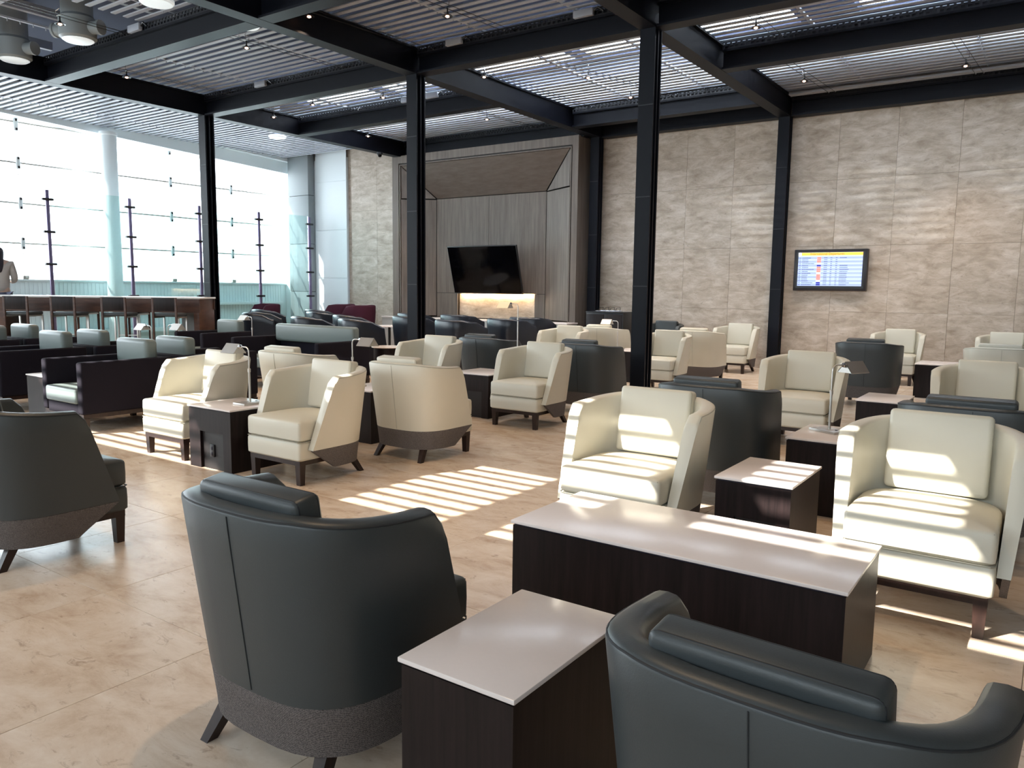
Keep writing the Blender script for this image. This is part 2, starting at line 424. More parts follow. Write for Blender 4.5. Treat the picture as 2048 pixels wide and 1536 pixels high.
MB().box(-14.1, -10.6, 4.95, 5.03, 5.15, 5.25).build('plenum_joist', M['slat'], ceiling, smooth=0)
cl = MB()
for cx in (-17.0, -15.2, -12.0, -9.9, -6.9, -5.4, -3.0, -1.2):
    cl.box(cx - .02, cx + .02, 2.0, 14.7, Z_SLAT + .050, Z_SLAT + .075)
    y = 2.0
    k = 0
    while k < 85: cl.box(cx - .006, cx + .006, y, y + .012, Z_SLAT + .015, Z_SLAT + .06); y += PITCH_S; k += 1
cl.build('slat_carrier', M['slat'], ceiling, smooth=0, kind='stuff')

# ------------------------------------------------------------------ steel beams
ZB, ZT = 4.60, 4.97
ntrim = [1]
def beam_x(y, x0, x1, perf=True, side=-1):
    ntrim[0] += 1
    o = struct(MB().box(x0, x1, y - .11, y + .11, ZB, ZB + .03).box(x0, x1, y - .11, y + .11, ZT - .13, ZT - .10).box(x0, x1, y - .06, y + .06, ZB + .03, ZT - .13), 'trim_%d' % ntrim[0], M['steel'], smooth=0)
    if perf:
        p = MB(); yy = y - .11
        p.box(x0, x1, yy, yy + .01, ZT - .10, ZT - .085).box(x0, x1, yy, yy + .01, ZT - .055, ZT - .045).box(x0, x1, yy, yy + .01, ZT - .015, ZT)
        x = x0
        while x < x1 - .03:
            p.box(x, x + .03, yy, yy + .01, ZT - .085, ZT - .055); p.box(x + .03, x + .06, yy, yy + .01, ZT - .045, ZT - .015); x += .075
        p.box(x0, x1, y - .02, y + .11, ZT - .10, ZT)
        p.build('perforated_channel', M['rail'], o, smooth=0, kind='stuff')
    return o
def beam_y(x, y0, y1):
    ntrim[0] += 1
    return struct(MB().box(x - .11, x + .11, y0, y1, ZB, ZB + .03).box(x - .11, x + .11, y0, y1, ZT - .03, ZT).box(x - .07, x + .07, y0, y1, ZB + .03, ZT - .03), 'trim_%d' % ntrim[0], M['steel'], smooth=0)
CX = [-13.43, -8.16, -4.33]
for x in CX: beam_y(x, YB + .1, 14.9)
beam_y(.6, YB + .1, 14.9)
EX = [-17.5] + CX + [.6]
for y in (6.3, 9.1):
    for a, b in zip(EX[1:], EX[2:]): beam_x(y, a + .12, b - .12)
for y, k in ((11.3, 1), (11.3, 3)): beam_x(y, EX[k] + .12, EX[k + 1] - .12)
beam_x(13.6, CX[1] + .12, CX[2] - .12)
for k in (2, 3): beam_x(14.82, EX[k] + .12, EX[k + 1] - .12)
beam_x(14.5, CX[0] + .12, CX[1] - .12)
# pale grey strip against the wall beam
ntrim[0] += 1
struct(MB().box(CX[1] + .12, CX[2] - .12, 14.30, 14.62, ZT - .06, ZT - .03).box(CX[2] + .12, .49, 14.50, 14.66, ZT - .05, ZT - .02), 'trim_%d' % ntrim[0], M['slat'], smooth=0)
# columns
def column(x, y, label, top=ZB):
    t = thing('steel_column', label, 'column', (x, y, 0), 0, 'dark steel columns')
    MB().box(-.10, .10, -.10, -.075, 0, top).box(-.10, .10, .075, .10, 0, top).box(-.10, -.035, -.012, .012, 0, top).box(.035, .1, -.012, .012, 0, top).box(-.035, .035, -.075, .075, 0, top).build('post', M['steel'], t, smooth=0)
    MB().box(-.13, .13, -.13, .13, 0, .02, .004).build('base_plate', M['steel'], t)
    for z in (1.5, 2.6, 3.7): MB().box(-.1, .1, -.104, -.1, z, z + .012).build('joint', M['darkseam'], t, smooth=0)
column(CX[0], 9.1, 'dark steel column at the right end of the bar table, nearest the windows')
column(CX[1], 9.1, 'dark steel column in front of the wood niche and wall television')
column(CX[2], 9.1, 'tallest dark steel column, standing in front of the stone wall')
column(CX[1], 14.72, 'dark steel column against the right side of the wood niche')
column(CX[2], 14.82, 'dark steel column against the stone wall left of the departures screen')
# round white column and clad pillar
o = MB().lathe([(0, .0), (.17, .0), (.17, 4.78), (.19, 4.80), (.19, 4.86), (0, 4.86)], 32, -17.9, 9.62).build('round_column', M['whitep']); tag(o, 'white round column in front of the glazed window wall', 'column')
t = thing('clad_pillar', 'pale blue-grey panelled square pillar at the end of the window wall', 'pillar', (-17.58, 14.86, 0))
for k in range(4): MB().box(-.42, .42, -.14, .09, .002 + k * 1.32, 1.31 + k * 1.32, .006).build('cladding_panel', M['duct'], t)
MB().box(-.40, .40, -.12, .085, 0, 4.95).build('core', M['steel'], t, smooth=0)

# ------------------------------------------------------------------ wood niche with television
t = thing('wood_niche', 'tall grey-brown wood surround with splayed reveals around the wall television', 'wall niche', (-11.0, 14.3, 0))
NX = 11.0
def nb(mb, name, m, **k): return mb.xf(Matrix.Translation((NX, -14.3, 0))).build(name, m, t, **k)
xo0, xo1, xi0, xi1 = -13.60, -8.36, -13.34, -8.56
zo, zi = 4.62, 4.38
nb(MB().box(xo0, xi0 - .058, 14.3, 15.0, 0, zo), 'frame_panel', M['oak'], smooth=0)
nb(MB().box(xi1 + .058, xo1, 14.3, 15.0, 0, zo), 'frame_panel', M['oak'], smooth=0)
nb(MB().box(xi0 - .058, xi1 + .058, 14.3, 15.0, zi + .058, zo), 'frame_panel', M['oak'], smooth=0)
nb(MB().box(xi0 - .058, xi0 - .034, 14.325, 14.93, 0, zi + .034).box(xi1 + .034, xi1 + .058, 14.325, 14.93, 0, zi + .034).box(xi0 - .058, xi1 + .058, 14.325, 14.93, zi + .034, zi + .058), 'groove', M['groove'], smooth=0)
nb(MB().box(xi0 - .033, xi0 - .008, 14.305, 14.95, 0, zi + .03), 'inner_frame', M['oak'], smooth=0)
nb(MB().box(xi1 + .008, xi1 + .033, 14.305, 14.95, 0, zi + .03), 'inner_frame', M['oak'], smooth=0)
nb(MB().box(xi0 - .008, xi1 + .008, 14.305, 14.95, zi + .006, zi + .03), 'inner_frame', M['oak'], smooth=0)
xb0, xb1, zb_, yb = -12.64, -9.46, 3.61, 14.84
def quad_panel(pts, name, m, th=.02):
    mb = MB(); c = sum((Vector(p) for p in pts), Vector()) / 4
    n = (Vector(pts[1]) - Vector(pts[0])).cross(Vector(pts[2]) - Vector(pts[0])).normalized()
    if n.y < 0: n = -n
    P = [Vector(p) + (c - Vector(p)).normalized() * .024 for p in pts]
    A = [mb.bm.verts.new(p) for p in P]; B = [mb.bm.verts.new(p + n * th) for p in P]
    mb.bm.faces.new(A); mb.bm.faces.new(B[::-1])
    for i in range(4): mb.bm.faces.new((A[i], B[i], B[(i + 1) % 4], A[(i + 1) % 4]))
    nb(mb, name, m, smooth=0)
quad_panel([(xi0, 14.32, zi), (xi1, 14.32, zi), (xb1, yb, zb_), (xb0, yb, zb_)], 'splayed_panel', M['oakh'])
for xa, xb in ((xi0, xb0), (xi1, xb1)):
    quad_panel([(xa, 14.32, zi), (xa, 14.32, zb_), (xb, yb, zb_), (xb, yb, zb_ - .005)], 'splayed_panel', M['oak'])
    quad_panel([(xa, 14.32, zb_), (xb, yb, zb_), (xb, yb, .76), (xa, 14.32, .76)], 'splayed_panel', M['oak'])
xm = (xb0 + xb1) / 2
nb(MB().box(xb0 + .01, xm - .005, yb, yb + .02, 1.35, zb_ - .01), 'back_panel', M['oak'], smooth=0)
nb(MB().box(xm + .005, xb1 - .01, yb, yb + .02, 1.35, zb_ - .01), 'back_panel', M['oak'], smooth=0)
nb(MB().box(xb0 + .01, -11.97, yb, yb + .02, .76, 1.34), 'lower_panel', M['oak'], smooth=0)
nb(MB().box(-9.74, xb1 - .01, yb, yb + .02, .76, 1.34), 'lower_panel', M['oak'], smooth=0)
nb(MB().box(-11.97, -9.74, 14.905, 14.93, .76, 1.40), 'stone_panel', M['wall'], smooth=0)
nb(MB().box(-11.9, -9.8, 14.875, 14.895, 1.352, 1.362), 'light_strip', M['led'], smooth=0)
nb(MB().box(xo0, xo1, 14.94, 15.0, 0, zo), 'backing', M['groove'], smooth=0)
o = MB().box(-13.55, -8.30, 13.86, 14.29, 0, .735).build('niche_bench', M['grout']); o.data.materials[0] = M['barpanel']
tb = thing('wall_bench', 'long low ledge with pale top along the foot of the wood niche', 'ledge', (-10.9, 14.07, 0))
o.name = 'body'; o.parent = tb; o.location = (10.9, -14.07, 0)
MB().box(-2.66, 2.62, -.23, .22, .735, .765, .005).build('top', M['topw'], tb)
led = bpy.data.lights.new('niche_led', 'AREA'); led.shape = 'RECTANGLE'; led.size = 2.1; led.size_y = .04; led.energy = 20; led.color = (1, .72, .42)
lo = bpy.data.objects.new('niche_led', led); COL.objects.link(lo); lo.location = (-10.85, 14.865, 1.34); lo.rotation_euler = (.35, 0, 0)
# television, tilted forward
tv = thing('television', 'large black flat television tilted forward in the wood niche', 'television', (-10.85, 14.42, 1.88))
ta = math.atan2(.30, 1.10)
R_ = Matrix.Rotation(ta, 4, 'X')
MB().box(-.98, .98, -.02, .03, -.56, .56, .008).xf(R_).build('casing', M['black'], tv)
MB().box(-.965, .965, -.024, -.0205, -.535, .545).xf(R_).build('screen', M['tvglass'], tv, smooth=0)
MB().box(-.25, .25, .03, .10, -.2, .2, .005).xf(R_).box(-.06, .06, .08, .42, -.06, .06).box(-.3, .3, .40, .42, -.25, .25).build('wall_bracket', M['black'], tv)

# departures screen on the stone wall
sx0, sx1, sz0, sz1 = -4.06, -2.80, 1.49, 2.23
SCX, SCZ = (sx0 + sx1) / 2, (sz0 + sz1) / 2
ds = thing('departures_screen', 'wall screen headed International Departures on the stone wall', 'screen', (SCX, 14.93, SCZ))
hw, hh = .625, .37
MB().box(-hw, hw, -.06, .07, -hh, hh, .006).build('casing', M['bezel'], ds)
MB().box(-hw + .045, hw - .045, -.064, -.061, -hh + .045, hh - .04).build('bezel', M['black'], ds, smooth=0)
def scr(x0, x1, z0, z1, name, col, s, y=-.066, par=None):
    key = 'scr_%s_%.2f' % (name, s)
    m = bpy.data.materials.get(key) or emit(key, col, s)
    return MB().box(x0, x1, y - .0006, y, z0, z1).build(name, m, par or ds, smooth=0)
a0, a1, b0, b1 = -hw + .075, hw - .075, -hh + .085, hh - .055
disp = scr(a0, a1, b0, b1, 'display', (.42, .52, .80), .75)
ban = scr(a0 + .055, a1, b1 - .055, b1 - .003, 'banner', (.95, .48, .06), .85, -.067, disp)
scr(a0, a0 + .05, b1 - .06, b1, 'corner_flag', (.75, .78, .9), .9, -.067, disp)
nrow = 15; rh = (b1 - .075 - b0 - .01) / nrow
odd = MB(); txt = MB(); red = MB(); blue = MB(); wht = MB()
for k in range(nrow):
    z = b1 - .080 - (k + 1) * rh
    if k % 2 == 0: odd.box(a0, a1, -.0668, -.0662, z, z + rh)
    def dash(x0, x1, mb=txt):
        x = x0
        while x < x1: 
            w_ = random.uniform(.006, .012); mb.box(x, min(x + w_, x1), -.0676, -.0670, z + rh * .3, z + rh * .68); x += w_ + .004
    dash(a0 + .015, a0 + .05); dash(a0 + .07, a0 + random.uniform(.16, .29)); dash(a0 + .45, a0 + .51); dash(a0 + .56, a0 + .59); dash(a0 + .65, a0 + .68)
    if k in (0, 4, 5, 6, 7, 8, 9, 10, 11, 12, 13, 14): dash(a0 + .72, a0 + random.uniform(.82, .90))
    lg = blue if k in (4, 13, 14) else (wht if k in (3, 8, 12) else red)
    if lg is not None: lg.box(a0 + .33, a0 + .40, -.0676, -.0670, z + rh * .08, z + rh * .92)
def scrm(mb, name, col, s): mb.build(name, emit('scr_' + name, col, s), disp, smooth=0, kind='stuff')
scrm(odd, 'row_band', (.30, .38, .62), .7); scrm(txt, 'row_text', (.05, .08, .22), .3); scrm(red, 'airline_badge_red', (.85, .22, .15), .7)
scrm(blue, 'airline_badge_blue', (.02, .03, .35), .6); scrm(wht, 'airline_badge_white', (.9, .85, .85), .9)
tc_ = bpy.data.curves.new('heading', 'FONT'); tc_.body = 'International Departures'; tc_.size = .058; tc_.align_x = 'CENTER'; tc_.align_y = 'CENTER'; tc_.extrude = .0004
to = bpy.data.objects.new('heading', tc_); COL.objects.link(to)
dg = bpy.context.evaluated_depsgraph_get(); me = bpy.data.meshes.new_from_object(to.evaluated_get(dg)); bpy.data.objects.remove(to)
me.materials.clear(); me.materials.append(emit('scr_heading', (.10, .04, .02), .2))
ho = bpy.data.objects.new('heading', me); COL.objects.link(ho); ho.parent = disp; ho.location = (-.05, -.0676, b1 - .028); ho.rotation_euler = (PI / 2, 0, 0)

# cabinet beside the niche
cb = thing('side_cabinet', 'dark cabinet beside the wood niche at the foot of the stone wall', 'cabinet', (-7.50, 14.25, 0))
MB().box(-.42, .42, -.25, .28, .04, 1.0, .004).build('body', M['black'], cb)
for s_ in (-1, 1):
    d = MB().box(-.41 if s_ < 0 else .004, -.004 if s_ < 0 else .41, -.268, -.25, .06, .97, .003).build('door', M['espresso'], cb)
    MB().box(s_ * .03 - .004, s_ * .03 + .004, -.282, -.268, .5, .62, .002).build('handle', M['nickel'], d)
MB().box(-.43, .43, -.27, .29, 1.0, 1.02, .004).build('top', M['black'], cb)
wr = thing('wire_rack', 'small chrome wire rack lying on top of the dark cabinet', 'rack', (-7.50, 14.2, 1.02))
MB().tube([(-.25, -.1, .012), (.25, -.1, .012), (.25, .1, .012), (-.25, .1, .012)], .008, 6, True).build('frame', M['chrome'], wr)
for k in range(4):
    x = -.2 + k * .13
    MB().tube([(x, -.1, .015), (x + .02, -.08, .07), (x + .06, 0, .09), (x + .02, .08, .06), (x, .1, .015)], .006, 6).build('loop', M['chrome'], wr)

# ------------------------------------------------------------------ barrel armchair
SEGS = [(0, 0), (.25, 0), (.75, 1), (1, 1)]
def shell_geo(bm, zlo, ztop_f, yfront, w_out, b_out, w_in, b_in, nz=7, ns=41, rim=.018, front_round=True):
    rings = []
    yc = -.06
    for i in range(ns):
        s = i / (ns - 1)
        def P(z, wf, bf, off=0):
            W, B = wf(z) - off, bf(z) - off
            yf = yfront(z)
            if s < .25: return (-W, yf + (yc - yf) * (s / .25), z)
            if s > .75: return (W, yf + (yc - yf) * ((1 - s) / .25), z)
            a = PI - (s - .25) / .5 * PI; n = 2 / 3.1
            c, d = math.cos(a), math.sin(a)
            return (W * math.copysign(abs(c) ** n, c), yc + (B - yc) * abs(d) ** n, z)
        zt = ztop_f(s); ring = []
        for k in range(nz): ring.append(P(zlo + (zt - rim - zlo) * k / (nz - 1), w_out, b_out))
        ring.append(P(zt - rim * .35, w_out, b_out, rim * .3)); 
        def mid(z, f):
            A = P(z, w_out, b_out, rim); Bq = P(z, w_in, b_in, -rim * .8)
            return (A[0] * (1 - f) + Bq[0] * f, A[1] * (1 - f) + Bq[1] * f, z)
        ring.append(mid(zt, 0)); ring.append(mid(zt + .003, .5)); ring.append(mid(zt, 1))
        ring.append(P(zt - rim * .35, w_in, b_in, -rim * .25))
        for k in range(nz): ring.append(P(zt - rim + (zlo - zt + rim) * k / (nz - 1), w_in, b_in))
        rings.append(ring)
    loft(bm, rings)
YF = -.36
def lerp(a, b, t): return a + (b - a) * max(0, min(1, t))
def sh_top(s):
    e = min(s, 1 - s)
    z = lerp(.735, .83, (e - .0) / .42)
    if e < .02: z -= .030
    elif e < .045: z -= .008
    return z
w_o = lambda z: lerp(.345, .405, (z - .12) / .68)
b_o = lambda z: lerp(.30, .385, (z - .12) / .68)
w_i = lambda z: lerp(.300, .325, (z - .12) / .68)
b_i = lambda z: lerp(.225, .315, (z - .12) / .68)
yf_up = lambda z: YF + lerp(.075, .245, (z - .26) / .46)
yf_lo = lambda z: YF + lerp(.30, .077, (z - .105) / .155)
NEXP = 3.1
def make_barrel(kind):
    L, S = (M['cream'], M['creamseam']) if kind == 'cream' else (M['dark'], M['darkseam'])
    t = thing('barrel_armchair', '', 'armchair')
    mb = MB(); shell_geo(mb.bm, .262, sh_top, yf_up, w_o, b_o, w_i, b_i)
    sh = mb.build('shell', L, t, smooth=50)
    # piping round the outer rim, a vertical seam on the back
    def rimpt(s, off, dz):
        yc = -.06; z = sh_top(s); W, B = w_o(z) - off, b_o(z) - off; yf = yf_up(z) + .012
        if s < .25: return (-W, yf + (yc - yf) * (s / .25), z + dz)
        if s > .75: return (W, yf + (yc - yf) * ((1 - s) / .25), z + dz)
        a = PI - (s - .25) / .5 * PI; n = 2 / 3.1; c, d = math.cos(a), math.sin(a)
        return (W * math.copysign(abs(c) ** n, c), yc + (B - yc) * abs(d) ** n, z + dz)
    MB().tube([rimpt(.03 + .94 * k / 60, .004, -.010) for k in range(61)], .0032, 6).build('piping', S, sh)
    MB().tube([(-.02, b_o(z) + .0003, z) for z in [.27 + .54 * k / 12 for k in range(13)]], .0018, 6).build('seam', S, sh)
    mb = MB(); shell_geo(mb.bm, .105, lambda s: .262, yf_lo, lambda z: w_o(z) - .001, lambda z: b_o(z) - .001, lambda z: w_o(z) - .032, lambda z: b_o(z) - .035, nz=5, rim=.004)
    mb.build('shell_band', M['band'], t, smooth=50)
    # seat: crowned cushion above an upholstered base
    def crown(x0, x1, y0, y1, z0, z1, cr, bev):
        m_ = MB(); O = []; X = x1; yc = -.06; r = bev
        for k in range(5): a = -PI / 2 + k * PI / 8; O.append((X - r + r * math.cos(a), y0 + r + r * math.sin(a)))
        for k in range(6): O.append((X, y0 + r + (yc - y0 - r) * (k + 1) / 7))
        for k in range(17):
            a = k / 16 * PI; n = 2 / NEXP; c, d = math.cos(a), math.sin(a)
            O.append((X * math.copysign(abs(c) ** n, c), yc + (y1 - yc) * abs(d) ** n))
        for k in range(6): O.append((-X, yc + (y0 + r - yc) * (k + 1) / 7))
        for k in range(5): a = PI + k * PI / 8; O.append((-X + r + r * math.cos(a), y0 + r + r * math.sin(a)))
        cy = (y0 + y1) / 2; H = z1 - z0; b = min(.02, bev)
        R = [(1 - b * 2, z0), (1, z0 + b * .6), (1.004, (z0 + z1) / 2), (1, z1 - b * .8), (1 - b * .9, z1 - b * .15), (.95, z1 + cr * .12), (.85, z1 + cr * .38), (.65, z1 + cr * .72), (.4, z1 + cr * .93), (.12, z1 + cr)]
        loft(m_.bm, [[(px * f, cy + (py_ - cy) * f, z) for px, py_ in O] for f, z in R])
        return m_
    seat = crown(-.30, .30, YF, .235, .328, .472, .022, .022).build('seat_cushion', L, t, smooth=40)
    MB().tube([(-.29, YF + .008, .464), (.29, YF + .008, .464)], .002, 6).build('piping', S, seat)
    base = crown(-.302, .302, YF - .004, .225, .185, .322, 0, .022).build('seat_base', L, t, smooth=40)
    MB().tube([(-.302, -.1, .325), (-.302, YF + .02, .325), (-.285, YF - .004, .325), (.285, YF - .004, .325), (.302, YF + .02, .325), (.302, -.1, .325)], .0035, 6).build('piping', S, base)
    # back pillow
    mb = MB().box(-.225, .225, -.062, .062, 0, .395, .022, 3)
    for v in mb.bm.verts:
        u = v.co.x / .225; q = (v.co.z - .1975) / .1975
        v.co.y *= .74 + .40 * max(0, 1 - u ** 2) ** .5 * max(0, 1 - q ** 2) ** .5 if abs(v.co.y) > .03 else 1
    RX = Matrix.Translation((0, .205, .482)) @ Matrix.Rotation(-.16, 4, 'X')
    pil = mb.xf(RX).build('back_pillow', L, t, smooth=50)
    for yy in (-.0335, .0335):
        pts = []
        for (cx, cz, a0) in ((.202, .372, 0), (-.202, .372, 90), (-.202, .023, 180), (.202, .023, 270)):
            for k in range(5):
                a = math.radians(a0 + k * 22.5); pts.append(RX @ Vector((cx + .0195 * math.cos(a), yy, cz + .0195 * math.sin(a))))
        MB().tube(pts, .0035, 6, True).build('piping', S, pil)
    # wooden frame and legs
    MB().box(-.285, .285, YF + .012, YF + .037, .150, .186).box(-.285, -.26, YF + .03, .2, .150, .186).box(.26, .285, YF + .03, .2, .150, .186).box(-.28, .28, .18, .205, .13, .186).build('frame', M['legs'], t, smooth=0)
    for sx in (-1, 1):
        MB().frustum((sx * .258, YF + .04, 0), (.021, .021), (sx * .258, YF + .04, .186), (.028, .028)).build('leg', M['legs'], t, smooth=0)
        MB().frustum((sx * .255, .285, 0), (.018, .020), (sx * .215, .17, .186), (.028, .028)).build('leg', M['legs'], t, smooth=0)
    return t
CG, DG = 'cream leather barrel armchairs', 'slate leather barrel armchairs'
protos = {'cream': make_barrel('cream'), 'dark': make_barrel('dark')}; used = set()
def barrel(kind, x, y, face, label, rz=0, sc_=1):
    """y: front of the seat when face is 0 (towards -y), back of the rim when face is 1 (towards +y)"""
    cy = y + .365 if face == 0 else y + .385
    place(protos[kind], kind in used, (x, cy, 0), (0 if face == 0 else PI) + rz, label, 'armchair', CG if kind == 'cream' else DG).scale = (sc_,) * 3; used.add(kind)
barrel('cream', -1.92, 3.66, 0, 'large cream armchair striped by sun, left of the small sunlit side table')
barrel('cream', -.43, 3.70, 0, 'large cream armchair at the right edge, behind the end of the long coffee table')
barrel('dark', -1.88, 1.28, 1, 'slate armchair with its back to us, in the foreground left of the near side table')
barrel('dark', -.365, 1.20, 1, 'nearest slate armchair with its back to us, cut off by the bottom right corner', -.06, .94)
barrel('dark', -4.53, 1.54, 1, 'slate armchair cut off by the left edge, seat pointing right')
barrel('cream', -6.13, 3.63, 0, 'cream armchair with glaring sun on its seat, left of the lamp table')
barrel('cream', -4.72, 3.66, 0, 'cream armchair just right of the lamp table with sockets')
barrel('cream', -4.52, 4.70, 1, 'cream armchair seen from behind with woven band lit, left of the striped sun patch')
barrel('cream', -6.13, 4.78, 1, 'cream armchair seen from behind, between the two nearest reading lamps')
barrel('cream', -4.62, 6.65, 0, 'tan-lit cream armchair standing alone right of the table in the middle of the room')
barrel('cream', -6.22, 6.75, 0, 'cream armchair just right of the base of the column before the niche')
barrel('dark', -4.56, 7.80, 1, 'slate armchair seen from behind, touching the back of the tan-lit cream armchair')
barrel('dark', -6.06, 7.85, 1, 'slate armchair seen from behind, under the tallest reading lamp')
barrel('cream', -6.50, 10.35, 0, 'far cream armchair in front of the niche right edge, facing us')
barrel('cream', -6.32, 11.5, 1, 'far cream armchair seen from behind in front of the dark cabinet')
barrel('cream', -4.72, 10.25, 0, 'cream armchair facing us immediately behind the tallest steel column')
barrel('cream', -4.72, 11.7, 1, 'far cream armchair seen from behind, right of the tallest steel column')
barrel('cream', -4.78, 13.62, 0, 'cream armchair against the stone wall, left of the wall column')
barrel('dark', -6.25, 13.62, 0, 'slate armchair against the stone wall, half hidden by the tallest column')
barrel('dark', -1.90, 4.90, 1, 'slate armchair seen from behind, right behind the sun-striped cream armchair')
barrel('cream', -1.98, 7.45, 0, 'cream armchair facing us left of the reading lamp on the right side')
barrel('dark', -1.99, 10.65, 1, 'slate armchair seen from behind, left of the far long coffee table')
barrel('cream', -2.10, 13.62, 0, 'cream armchair against the stone wall behind the far long coffee table')
barrel('dark', -.36, 4.92, 1, 'slate armchair behind the large cream armchair at the right edge')
barrel('cream', -.47, 7.40, 0, 'cream armchair facing us at the right edge, middle distance')
barrel('cream', -.52, 10.70, 1, 'far cream armchair seen from behind at the right edge')
barrel('cream', -.62, 13.75, 0, 'farthest cream armchair against the wall at the right edge')

# ------------------------------------------------------------------ tables
def box_table(x0, x1, y0, y1, h, label, recess=True, sockets=False, name='side_table', group=None):
    cx, cy = (x0 + x1) / 2, (y0 + y1) / 2; a, b = (x1 - x0) / 2, (y1 - y0) / 2
    t = thing(name, label, 'table', (cx, cy, 0), 0, group)
    mb = MB(); i = .008
    if recess:
        # body as panels around a recess on the front face
        rx0, rx1, rz1 = -a * .45, a * .62, h * .60
        mb.box(-a + i, a - i, -b + i + .03, b - i, 0, h - .022)
        mb.box(-a + i, rx0, -b + i, -b + i + .03, 0, h - .022).box(rx1, a - i, -b + i, -b + i + .03, 0, h - .022).box(rx0, rx1, -b + i, -b + i + .03, rz1, h - .022)
    else: mb.box(-a + i, a - i, -b + i, b - i, 0, h - .022)
    mb.build('body', M['espresso'], t, smooth=0)
    if recess: MB().box(rx0, rx1, -b + i + .022, -b + i + .03, 0, rz1).build('recess_panel', M['recess'], t, smooth=0)
    MB().box(-a + .014, a - .014, -b + .014, b - .014, h - .022, h - .014).build('shadow_gap', M['gap'], t, smooth=0)
    MB().box(-a, a, -b, b, h - .014, h, .003, 2).build('tabletop', M['topw'], t)
    if sockets:
        p = MB().box(-.02, .035, -b + i + .012, -b + i + .022, .10, .20, .002).build('socket_plate', M['black'], t)
        for z in (.125, .170):
            MB().box(-.004, .016, -b + i + .009, -b + i + .012, z - .012, z + .012, .002).build('socket', M['gap'], p)
    return t
SG = 'white-topped espresso side tables'
box_table(-1.335, -.965, 1.41, 1.985, .50, 'nearest white-topped side table, between the two foreground slate armchairs', False)
box_table(-1.88, -.50, 2.70, 3.31, .455, 'long white-topped coffee table in front of the two large cream armchairs', False, name='coffee_table')
box_table(-1.40, -1.0, 3.86, 4.44, .50, 'small sunlit side table with shadow stripes between the two large cream armchairs')
box_table(-1.42, -1.02, 5.22, 5.86, .50, 'side table carrying the reading lamp, behind the small sunlit side table', False)
box_table(-1.44, -1.04, 7.50, 8.12, .50, 'side table behind the right-hand lamp table, in line with the two cream armchairs')
box_table(-1.60, -.90, 12.2, 12.85, .48, 'far long white-topped coffee table near the stone wall', False, name='coffee_table')
box_table(-5.70, -5.14, 3.60, 4.12, .50, 'lamp table with sockets between two cream armchairs on the left', sockets=True)
box_table(-5.68, -5.14, 6.92, 7.48, .50, 'side table left of the tan-lit cream armchair')
box_table(-5.62, -5.14, 5.10, 5.66, .50, 'side table behind the lamp table with sockets, hidden by cream armchairs', False)
box_table(-5.50, -5.08, 7.85, 8.42, .50, 'side table of the tallest reading lamp, between two slate armchairs', False)
box_table(-5.85, -5.32, 11.15, 11.75, .50, 'far side table with a reading lamp left of the tallest steel column', False)
box_table(-8.92, -8.52, 3.78, 4.40, .50, 'side table between the two nearest charcoal club chairs', False)
box_table(-9.20, -8.72, 5.0, 5.60, .50, 'side table behind the charcoal club chairs', False)
box_table(-10.75, -10.25, 7.5, 8.1, .50, 'side table between the far club chair and the charcoal sofa', False)

# reading lamps: shade points along local -x
def make_lamp():
    t = thing('reading_lamp', '', 'lamp')
    b = MB().box(-.075, .075, -.11, .11, 0, .018, .003).build('base', M['nickel'], t)
    MB().lathe([(0, .018), (.010, .018), (.010, .022), (0, .022)], 12, -.0, .06).build('switch', M['black'], b)
    MB().tube([(0, 0, .018), (0, 0, .27)], .0085, 10).build('pole', M['nickel'], t)
    MB().lathe([(0, .26), (.012, .26), (.012, .285), (.008, .29), (0, .29)], 14).build('collar', M['nickel'], t)
    arc = [(0, 0, .28), (0, 0, .42)] + [(-.04 + .04 * math.cos(a), 0, .42 + .04 * math.sin(a)) for a in [k * PI / 16 for k in range(1, 9)]] + [(-.10, 0, .46)]
    MB().tube(arc, .0055, 10).build('arm', M['nickel'], t)
    MB().lathe([(0, -.018), (.014, -.014), (.019, 0), (.014, .014), (0, .018)], 14).xf(Matrix.Translation((-.108, 0, .458))).build('knuckle', M['chrome'], t)
    sh = MB()
    for s in (-1, 1): sh.prism([(0, .482), (s * .062, .405), (s * .058, .402), (0, .475)], 'x', -.29, -.115)
    sh.prism([(0, .482), (.062, .405), (-.062, .405)], 'x', -.118, -.115).prism([(0, .482), (.062, .405), (-.062, .405)], 'x', -.290, -.287)
    sh.build('shade', M['nickel'], t, smooth=0)
    return t
lamp0 = make_lamp(); lused = [False]
LG = 'nickel reading lamps'
def lamp(x, y, rz, label, h=1.0, z=.50):
    o = place(lamp0, lused[0], (x, y, z), rz, label, 'lamp', LG); lused[0] = True
    o.scale = (1, 1, 1)
    if h != 1.0:
        for c in (kids(o) if o is lamp0 else [q for q in bpy.data.objects if q.parent == o]):
            if c.name.startswith('pole'): c.scale = (1, 1, 1 + (h - 1) * 1.0); c.location.z = -.018 * (h - 1)
            elif not c.name.startswith('base'): c.location.z = (h - 1) * .27
lamp(-5.32, 3.92, 0, 'reading lamp on the lamp table with sockets, left of centre')
lamp(-5.50, 5.22, PI, 'reading lamp with its shade turned right, above the second cream armchair')
lamp(-5.48, 7.98, 0, 'tallest reading lamp, in front of the wood niche', 2.15)
lamp(-5.80, 11.3, 0, 'small far reading lamp left of the tallest steel column')
lamp(-1.23, 5.60, -PI / 2 - .5, 'reading lamp on the side table at the right, shade pointing away')
lamp(-8.95, 5.22, 0, 'reading lamp behind the nearest charcoal club chair at the far left')
lamp(-9.05, 5.50, PI, 'reading lamp by the bar stools with its shade turned right')
lamp(-10.55, 7.85, 0, 'reading lamp beside the steel column at the end of the bar table')

